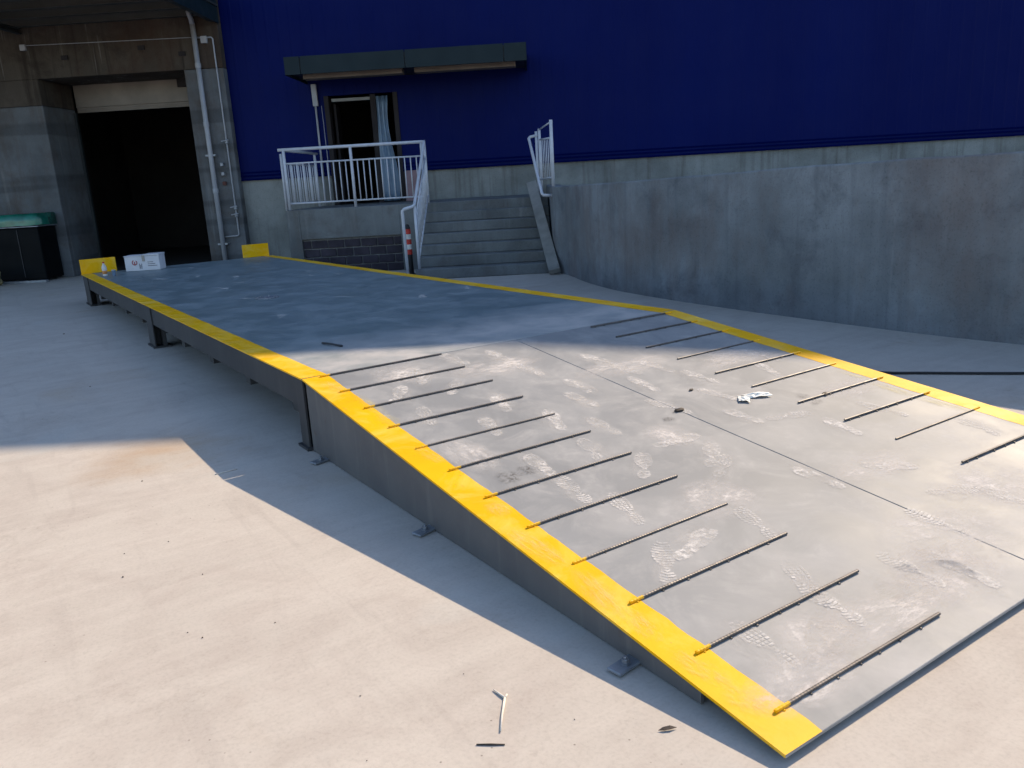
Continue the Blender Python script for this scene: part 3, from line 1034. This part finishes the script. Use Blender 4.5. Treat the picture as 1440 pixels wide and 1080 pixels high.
# sloping railing on the left of the steps
lr2 = thing('stair_railing', 'white sloping railing on the left side of the concrete steps', 'railing', AB(0, 14.0, ZG), TH)
pA, pB = Vector((-1.955, 0.03, 0)), Vector((-1.925, 1.80, 0))
zA, zB = 0.18, LZ
bar(lr2, 'post', pA + Vector((0, 0, zA)), pA + Vector((0, 0, zA + 1.06)), 0.026, 10)
bar(lr2, 'post', pB + Vector((0, 0, zB)), pB + Vector((0, 0, zB + 1.10)), 0.026, 10)
curve_bar(lr2, 'top_rail', [(-1.985, 1.86, zB + 1.116), pB + Vector((0, 0.03, zB + 1.112)), pB + Vector((0, -0.04, zB + 1.085)), pA + Vector((0, 0, zA + 1.08)),
                            pA + Vector((-0.03, -0.05, zA + 1.055)), pA + Vector((-0.17, -0.06, zA + 1.02)), pA + Vector((-0.205, -0.06, zA + 0.99)),
                            pA + Vector((-0.205, -0.06, zA + 0.95)), pA + Vector((-0.20, -0.06, 0.0))], 0.027, 10)
panel(lr2, pA, pB, (zA + 0.14, zB + 0.14), (zA + 0.84, zB + 0.84), 11, 0.009)

# railing on the wall to the right of the steps
rr_ = thing('wall_railing', 'short white railing on the wall at the right of the steps', 'railing', AB(0, 14.2, ZG), TH)
wz = 1.40 - ZG
qA, qB = Vector((0.39, 0.25, 0)), Vector((0.27, 2.15, 0))
qA = Vector((0.41, 0.20, wz)); qB = Vector((0.385, 2.05, wz))
qB = Vector((0.375, 2.05, wz))
bar(rr_, 'post', qA, qA + Vector((0, 0, 1.09)), 0.030, 10)
bar(rr_, 'post', qB + Vector((-0.14, 0, -0.18)), qB + Vector((-0.14, 0, 1.06)), 0.028, 10)
bar(rr_, 'post', qB + Vector((-0.20, 0.12, -0.18)), qB + Vector((-0.20, 0.12, 1.02)), 0.026, 10)
bar(rr_, 'top_rail', qA + Vector((0, 0, 1.06)), qB + Vector((-0.14, 0, 1.04)), 0.014, 10)
panel(rr_, qA, qB + Vector((-0.14, 0, 0)), (0.15, 0.12), (0.80, 0.86), 6, 0.009)
curve_bar(rr_, 'handrail', [(0.19, 1.75, wz + 0.93), (0.05, 1.70, wz + 0.90), (0.03, 1.64, wz + 0.87), (0.045, 1.55, wz + 0.80),
                            (0.205, 0.02, wz - 0.10), (0.225, -0.02, wz - 0.135), (0.40, 0.02, wz - 0.15)], 0.027, 10)

# ================================================================== OTHER THINGS ON THE BUILDING
dp = thing('downpipe', 'thick white drainpipe running down the concrete dock pillar', 'pipe', AB(-6.87, DB - 0.09, ZG), TH)
bar(dp, 'pipe', (0, 0, 0.02), (0, 0, cz - 0.08), 0.052, 14, 'white_pipe')
for z in (4.28, 3.1, 1.7):
    MB().lathe([(0.058, -0.05), (0.061, -0.04), (0.061, 0.04), (0.058, 0.05)], 14, (0, 0, z)).build('coupling', 'white_pipe', dp, smooth=False)
for z in (2.45, 0.55):
    MB().box(-0.11, 0.11, -0.02, 0.085, z - 0.02, z + 0.02).build('bracket', 'galvanised', dp)
MB().tube([(0, 0, cz - 0.10), (0, -0.03, cz + 0.0), (0.02, -0.18, cz + 0.12)], 0.052, 12).build('elbow', 'white_pipe', dp, smooth=True)

cp = thing('water_pipe', 'thin white pipe with valves on the dock pillar beside the drainpipe', 'pipe', AB(-6.50, DB - 0.04, ZG), TH)
curve_bar(cp, 'pipe', [(-0.32, 0, 0.70), (-0.03, 0, 0.71), (0, 0, 0.74), (0.0, 0, 4.80), (-0.03, 0, 4.83), (-0.36, 0, 4.84)], 0.016, 8, 'white_pipe')
curve_bar(cp, 'pipe', [(-0.40, -0.001, 4.85), (-1.2, -0.001, 4.86), (-4.1, -0.001, 4.90)], 0.008, 6, 'white_pipe')
for z in (1.16, 1.32, 2.72):
    v_ = MB().lathe([(0.03, -0.05), (0.042, -0.03), (0.042, 0.03), (0.03, 0.05)], 8, (0, 0, z)).build('valve', 'galvanised', cp)
    MB().tube([(-0.10, -0.05, z + 0.01), (0.06, -0.05, z + 0.03)], 0.012, 6).build('handle', 'white_pipe', v_)
for z in (1.85, 2.05, 2.25):
    MB().box(-0.20, -0.13, -0.05, 0.035, z - 0.04, z + 0.04).build('meter', 'rust_fitting' if z < 2 else 'galvanised', cp, 0.01)
MB().box(-0.25, -0.12, -0.04, 0.035, 4.72, 4.86).build('junction_box', 'white_pipe', cp, 0.006)
MB().box(-4.12, -4.0, -0.04, 0.025, 4.80, 4.92).build('junction_box', 'white_pipe', cp, 0.006)

c2 = thing('door_conduit', 'slim white conduit dropping from the door canopy beside the doorway', 'pipe', AB(-4.53, BF - 0.05, ZG), TH)
bar(c2, 'tube', (0, 0, LZ), (0, 0, 3.80), 0.022, 8, 'white_pipe')
MB().box(-0.05, 0.06, -0.03, 0.035, 3.35, 3.80).build('upper_box', 'white_pipe', c2, 0.006)
bar(c2, 'cable', (0.15, 0, LZ), (0.13, 0, 3.35), 0.007, 6, 'white_pipe')

# plastic strip curtain pulled to the right of the doorway
mb = MB()
nx, nz = 14, 14
vs, fs = [], []
for j in range(nz + 1):
    t = j / nz
    z = LZ + 0.03 + t * (DZ - LZ - 0.10)
    wd = 0.20 + 0.05 * math.sin(t * 5.2 + 0.6)
    cxx = 0.02 * math.sin(t * 7) - 0.05 * t
    for i in range(nx + 1):
        u = i / nx
        vs.append((cxx + (u - 0.5) * wd * 1.5, 0.035 * math.sin(u * 16 + t * 1.5), z))
for j in range(nz):
    for i in range(nx):
        a = j * (nx + 1) + i
        fs.append((a, a + 1, a + nx + 2, a + nx + 1))
mb.add(vs, fs)
ct = mb.build('strip_curtain', 'blue_sheet', smooth=True)
ct.location = AB(DA1 - 0.30, BF - 0.06, ZG)
ct.rotation_euler = (0, 0, TH)
sm_ = ct.modifiers.new('thickness', 'SOLIDIFY')
sm_.thickness = 0.006
tag(ct, 'pale blue plastic curtain bunched at the right of the warehouse doorway', 'curtain')

pbd = MB().box(-0.17, 0.17, -0.012, 0.012, 0, 0.66).build('leaning_board', 'pink_board', bevel=0.003)
pbd.location = AB(-2.55, BF - 0.16, 1.217)
pbd.rotation_euler = (-0.17, 0, TH)
tag(pbd, 'dull pink board leaning on the plinth beside the doorway', 'board')

# grey plank resting on the steps against the wall
p0, p1 = AB(0.35, 13.62, 0.035), AB(0.04, 15.95, 1.46)
ax = (p1 - p0)
L = ax.length
pk = MB().box(-0.095, 0.095, 0, L, -0.045, 0.045).build('leaning_plank', 'plank_grey', bevel=0.006)
ey = ax.normalized()
ex = ey.cross(Vector((0, 0, 1))).normalized()
ez = ex.cross(ey)
mm = Matrix((ex, ey, ez)).transposed().to_4x4()
mm.translation = p0
pk.matrix_world = mm @ Matrix.Rotation(-0.25, 4, 'Y')
tag(pk, 'long weathered grey plank lying up the right side of the steps', 'plank')

# striped post between the rails at the foot of the steps
sp = thing('striped_post', 'small red and white striped warning post beside the left stair railing', 'post', AB(-2.22, 14.75, ZG), TH)
MB().lathe([(0.085, 0), (0.085, 0.03), (0.06, 0.045), (0.055, 0.38)], 14).build('base', 'black_rubber', sp, smooth=False)
for k in range(5):
    z = 0.38 + 0.09 * k
    MB().lathe([(0.058, z + 0.001), (0.058, z + 0.089)], 14).build('band', 'red_band' if k % 2 == 0 else 'white_band', sp)
MB().lathe([(0.055, 0.832), (0.055, 0.85), (0.035, 0.90), (0.012, 0.915)], 14).build('cap', 'black_rubber', sp, smooth=True)

# dark machine with green cover at the left edge
mc = thing('covered_machine', 'dark cabinet under a glossy green cover beside the dock opening', 'machine', AB(-12.1, 17.55, ZG), TH)
MB().box(-0.9, 1.52, 0, 0.68, 0.05, 1.16).build('body', 'machine_dark', mc, 0.015)
MB().box(-0.95, 1.56, -0.04, 0.70, 1.17, 1.19).build('ledge', 'galvanised', mc, 0.004)
mb = MB()
prof = [(-0.04, 1.20), (-0.045, 1.30), (-0.04, 1.42), (0.02, 1.45), (0.64, 1.45), (0.69, 1.42), (0.70, 1.20)]
n = 12
vs, fs = [], []
for i in range(n + 1):
    x = -0.94 + 2.50 * i / n
    for k, (y, z) in enumerate(prof):
        vs.append((x, y + random.uniform(-0.012, 0.012), z + random.uniform(-0.012, 0.012)))
q = len(prof)
for i in range(n):
    for k in range(q - 1):
        fs.append((i * q + k, (i + 1) * q + k, (i + 1) * q + k + 1, i * q + k + 1))
fs.append(tuple(range(q)))
fs.append(tuple(n * q + k for k in range(q - 1, -1, -1)))
mb.add(vs, fs)
mb.build('cover', 'green_cover', mc, smooth=True)
MB().box(-1.0, 1.62, -0.22, -0.10, 0.0, 0.05).build('kerb_strip', 'galvanised', mc, 0.004)
for x in (0.2, 1.05):
    MB().box(x, x + 0.012, -0.012, -0.002, 0.1, 1.12).build('door_gap', 'dark_steel', mc)


def lump(name, mat, rx, ry, rz_, seed, sub=2, flat=True):
    rnd = random.Random(seed)
    bm = bmesh.new()
    bmesh.ops.create_icosphere(bm, subdivisions=sub, radius=1)
    for v in bm.verts:
        k = 1 + rnd.uniform(-0.18, 0.18)
        v.co = Vector((v.co.x * rx * k, v.co.y * ry * k, (v.co.z if v.co.z > -0.5 or not flat else -0.5) * rz_ * k))
    zmin = min(v.co.z for v in bm.verts)
    for v in bm.verts:
        v.co.z -= zmin
    me = bpy.data.meshes.new(name)
    bm.to_mesh(me)
    bm.free()
    me.materials.append(MATS[mat])
    o = bpy.data.objects.new(name, me)
    COL.objects.link(o)
    return o


sk = lump('sack', 'sack_ochre', 0.36, 0.28, 0.26, 5, 3)
sk.location = AB(-11.62, 16.95, ZG)
for p in sk.data.polygons:
    p.use_smooth = True
tag(sk, 'slumped ochre sack on the ground in front of the dark cabinet', 'sack')

# ================================================================== THINGS ON THE PLATFORM
cb = thing('carton', 'white cardboard carton with a small red mark at the far end of the platform', 'box', (0.62, 13.52, H + 0.003), -0.50)
box_part('body', 'carton_white', cb, 0, 0.55, 0, 0.30, 0, 0.235, 0.004)
box_part('lid_flap', 'carton_white', cb, -0.006, 0.302, -0.006, 0.306, 0.237, 0.248)
box_part('lid_flap', 'carton_white', cb, 0.305, 0.556, -0.006, 0.306, 0.239, 0.262)
box_part('tape', 'tape', cb, 0.28, 0.325, -0.009, -0.007, 0.15, 0.25)
m = MB()
n = 20
vs, fs = [], []
for k in range(n):
    t = 2 * math.pi * k / n
    for r in (0.030, 0.044):
        vs.append((0.155 + r * math.cos(t), -0.0035, 0.135 + r * math.sin(t)))
for k in range(n):
    a, b = 2 * k, 2 * ((k + 1) % n)
    if 2 < k < 6:
        continue
    fs.append((a, a + 1, b + 1, b))
m.add(vs, fs)
m.box(0.148, 0.162, -0.0038, -0.003, 0.105, 0.150)
m.build('printed_mark', 'print_red', cb)
m = MB()
for k, xx in enumerate((0.225, 0.240, 0.258)):
    m.box(xx, xx + 0.007, -0.0035, -0.002, 0.03, 0.115 if k != 1 else 0.09)
for k in range(3):
    m.box(0.36, 0.36 + 0.15 - 0.03 * k, -0.0035, -0.002, 0.07 + 0.03 * k, 0.078 + 0.03 * k)
m.build('printed_lines', 'print_dark', cb)

bt = thing('bottle', 'small plastic drink bottle standing on the yellow stripe near the stop plate', 'bottle', (0.24, 13.05, H + 0.003))
MB().lathe([(0.034, 0), (0.036, 0.01), (0.036, 0.13), (0.030, 0.155), (0.014, 0.19), (0.013, 0.20)], 14).build('body', 'white_band', bt, smooth=True)
MB().lathe([(0.0372, 0.035), (0.0372, 0.085)], 14).build('wrapper', 'orange_juice', bt, smooth=True)
MB().lathe([(0.016, 0.201), (0.016, 0.22), (0.014, 0.222)], 12).build('cap', 'red_band', bt)
b2 = thing('small_cup', 'tiny clear plastic cup on the platform just right of the bottle', 'cup', (0.36, 13.0, H + 0.003))
MB().lathe([(0.024, 0), (0.031, 0.085), (0.030, 0.086), (0.023, 0.006)], 12).build('body', 'blue_sheet', b2)
MB().lathe([(0.033, 0.082), (0.033, 0.088), (0.031, 0.0885)], 12).build('rim', 'white_band', b2)

rod = MB().tube([(0, 0, 0.006), (0.02, -0.12, 0.012), (0.06, -0.24, 0.006)], 0.008, 6).build('short_rod', 'dark_steel')
rod.location = (0.53, 4.62, H + 0.003)
tag(rod, 'short dark rod lying on the shaded deck above the left grip bars', 'rod')

# crumpled white wrapper on the ramp
wr = thing('crumpled_wrapper', 'crumpled white wrapper lying on the sunlit ramp near the right bars', 'litter', (2.10, 1.90, rz(1.90) + 0.002), 0.5)


def crumple(rx, ry, h, seed):
    rnd = random.Random(seed)
    mb = MB()
    n = 9
    vs, fs = [], []
    for j in range(n):
        for i in range(n):
            x, y = (i / (n - 1) - 0.5) * 2, (j / (n - 1) - 0.5) * 2
            e = max(0, 1 - (x * x + y * y) * 0.55)
            vs.append((x * rx * (1 + rnd.uniform(-.15, .15)), y * ry * (1 + rnd.uniform(-.15, .15)), h * e * rnd.uniform(0.45, 1.0) + 0.002))
    for j in range(n - 1):
        for i in range(n - 1):
            a = j * n + i
            fs.append((a, a + 1, a + n + 1, a + n))
    mb.add(vs, fs)
    return mb


a_ = crumple(0.080, 0.030, 0.022, 3).build('fold', 'paper_white', wr)
a_.rotation_euler = (ang, 0, -0.9)
a_.location = (0.045, -0.035, 0)
b_ = crumple(0.050, 0.036, 0.018, 9).build('fold', 'paper_white', wr)
b_.rotation_euler = (ang, 0, 0.3)
b_.location = (-0.055, 0.02, 0)

# clods of mud on the ramp
for i, (u, v, s, lab) in enumerate([(955, 578, 0.018, 'flat dark mud clod beside the centre seam of the ramp'), (972, 549, 0.011, 'tiny dark mud crumb above the centre seam of the ramp'),
                                    (1160, 555, 0.016, 'dark mud clod beside the seventh right grip bar')]):
    p = pix_ramp(u, v)
    o = lump('mud_clod', 'leaf_brown', s * 1.9, s, s * 0.5, 20 + i, 2)
    o.location = (p.x, p.y, rz(p.y) + 0.002)
    o.rotation_euler = (ang, 0, 0.3 * i)
    tag(o, lab, 'mud', 'mud clods on the ramp')

# ================================================================== THINGS ON THE GROUND
tw = thing('forked_twig', 'pale forked twig lying on the sunlit concrete left of the ramp toe', 'twig', (-0.47, 0.72, ZG + 0.0005))


def G(u, v, z=0.0036):
    p = pix_ramp(u, v, z=ZG)
    return Vector((p.x + 0.47, p.y - 0.72, z))


MB().tube([G(704, 1030), G(706, 1008), G(710, 983)], [0.0025, 0.0035, 0.004], 6).build('stem', 'pale_twig', tw, smooth=True)
MB().tube([G(710, 983), G(702, 977), G(694, 971)], [0.004, 0.0035, 0.002], 6).build('fork', 'pale_twig', tw, smooth=True)
MB().tube([G(710, 983), G(713, 978)], [0.004, 0.003], 6).build('fork', 'pale_twig', tw, smooth=True)
p, q = pix_ramp(670, 1048, z=ZG), pix_ramp(710, 1048, z=ZG)
o = MB().tube([(0, 0, 0.002), ((q - p).x * 0.5, (q - p).y * 0.5, 0.0022), ((q - p).x, (q - p).y, 0.002)], [0.002, 0.0032, 0.002], 6).build('dark_twig', 'leaf_brown', smooth=True)
o.location = (p.x, p.y, ZG + 0.0005)
tag(o, 'short straight dark twig below the pale forked twig', 'twig')
p = pix_ramp(938, 1027, z=ZG)
m = MB()
m.add([(-0.024, 0.012, 0.001), (-0.008, 0.010, 0.006), (0.012, 0.001, 0.008), (0.028, -0.013, 0.002), (0.006, -0.010, 0.004), (-0.012, -0.001, 0.003)], [(0, 1, 5), (1, 2, 4, 5), (2, 3, 4)])
o = m.build('dry_leaf', 'leaf_brown')
o.location = (p.x, p.y, ZG + 0.003)
o.modifiers.new('thickness', 'SOLIDIFY').thickness = 0.001
tag(o, 'curled dark dry leaf at the edge of the ramp shadow', 'leaf')
p, q = pix_ramp(302, 668, z=ZG), pix_ramp(334, 660, z=ZG)
o = MB().tube([(0, 0, 0.003), ((q - p).x, (q - p).y, 0.003)], [0.003, 0.0025], 6).build('thin_stick', 'pale_twig', smooth=True)
o.location = (p.x, p.y, ZG + 0.0005)
tag(o, 'thin pale stick across the shadow edge left of the support column', 'twig')
# black cable in the shade behind the ramp
pts = [pix_ramp(u, v, z=ZG) for u, v in [(1150, 520), (1240, 526), (1300, 526.5), (1370, 527), (1440, 527), (1530, 526)]]
o = MB().tube([(p.x - pts[0].x, p.y - pts[0].y, 0.012) for p in catmull(pts, 5)], 0.010, 8).build('ground_cable', 'black_rubber', smooth=True)
o.location = (pts[0].x, pts[0].y, ZG)
tag(o, 'black cable lying on the shaded ground between ramp and retaining wall', 'cable')
# pebbles and crumbs
PB = [(285, 897, 'dark crumb in the middle of the sunlit concrete'), (264, 890, 'small flake just left of the dark crumb on sunlit concrete'), (175, 779, 'dark pebble far left on the sunlit concrete'),
      (285, 808, 'pebble on the sunlit concrete above the dark crumb'), (173, 812, 'pale pebble far left below the dark pebble'), (387, 876, 'small pebble right of the dark crumb'),
      (516, 1070, 'rounded dark pebble at the bottom edge of the picture'), (652, 948, 'tiny pebble near the shadow above the forked twig'), (653, 948, None), (808, 1012, 'grey pebble right of the pale forked twig'),
      (507, 979, 'small crumb at lower middle left of the forked twig'), (237, 762, 'dark pebble near the upper middle of the sunlit concrete'), (127, 544, 'dark stone in the shaded concrete left of the platform'),
      (90, 470, 'flat dark crumb in the shade near the far support column'), (200, 677, 'dark chip on sunlit concrete just below the building shadow')]
for i, (u, v, lab) in enumerate(PB):
    if lab is None:
        continue
    p = pix_ramp(u, v, z=ZG)
    d = (p - Vector(CAM)).length
    s = 0.0009 * d * random.uniform(0.7, 1.2)
    o = lump('pebble', 'leaf_brown' if 'dark' in lab else 'pebble', s * 1.3, s, s * 0.7, 40 + i, 1)
    o.location = (p.x, p.y, ZG + 0.001)
    o.rotation_euler = (0, 0, random.uniform(0, 3))
    tag(o, lab, 'pebble', 'pebbles and crumbs on the concrete')
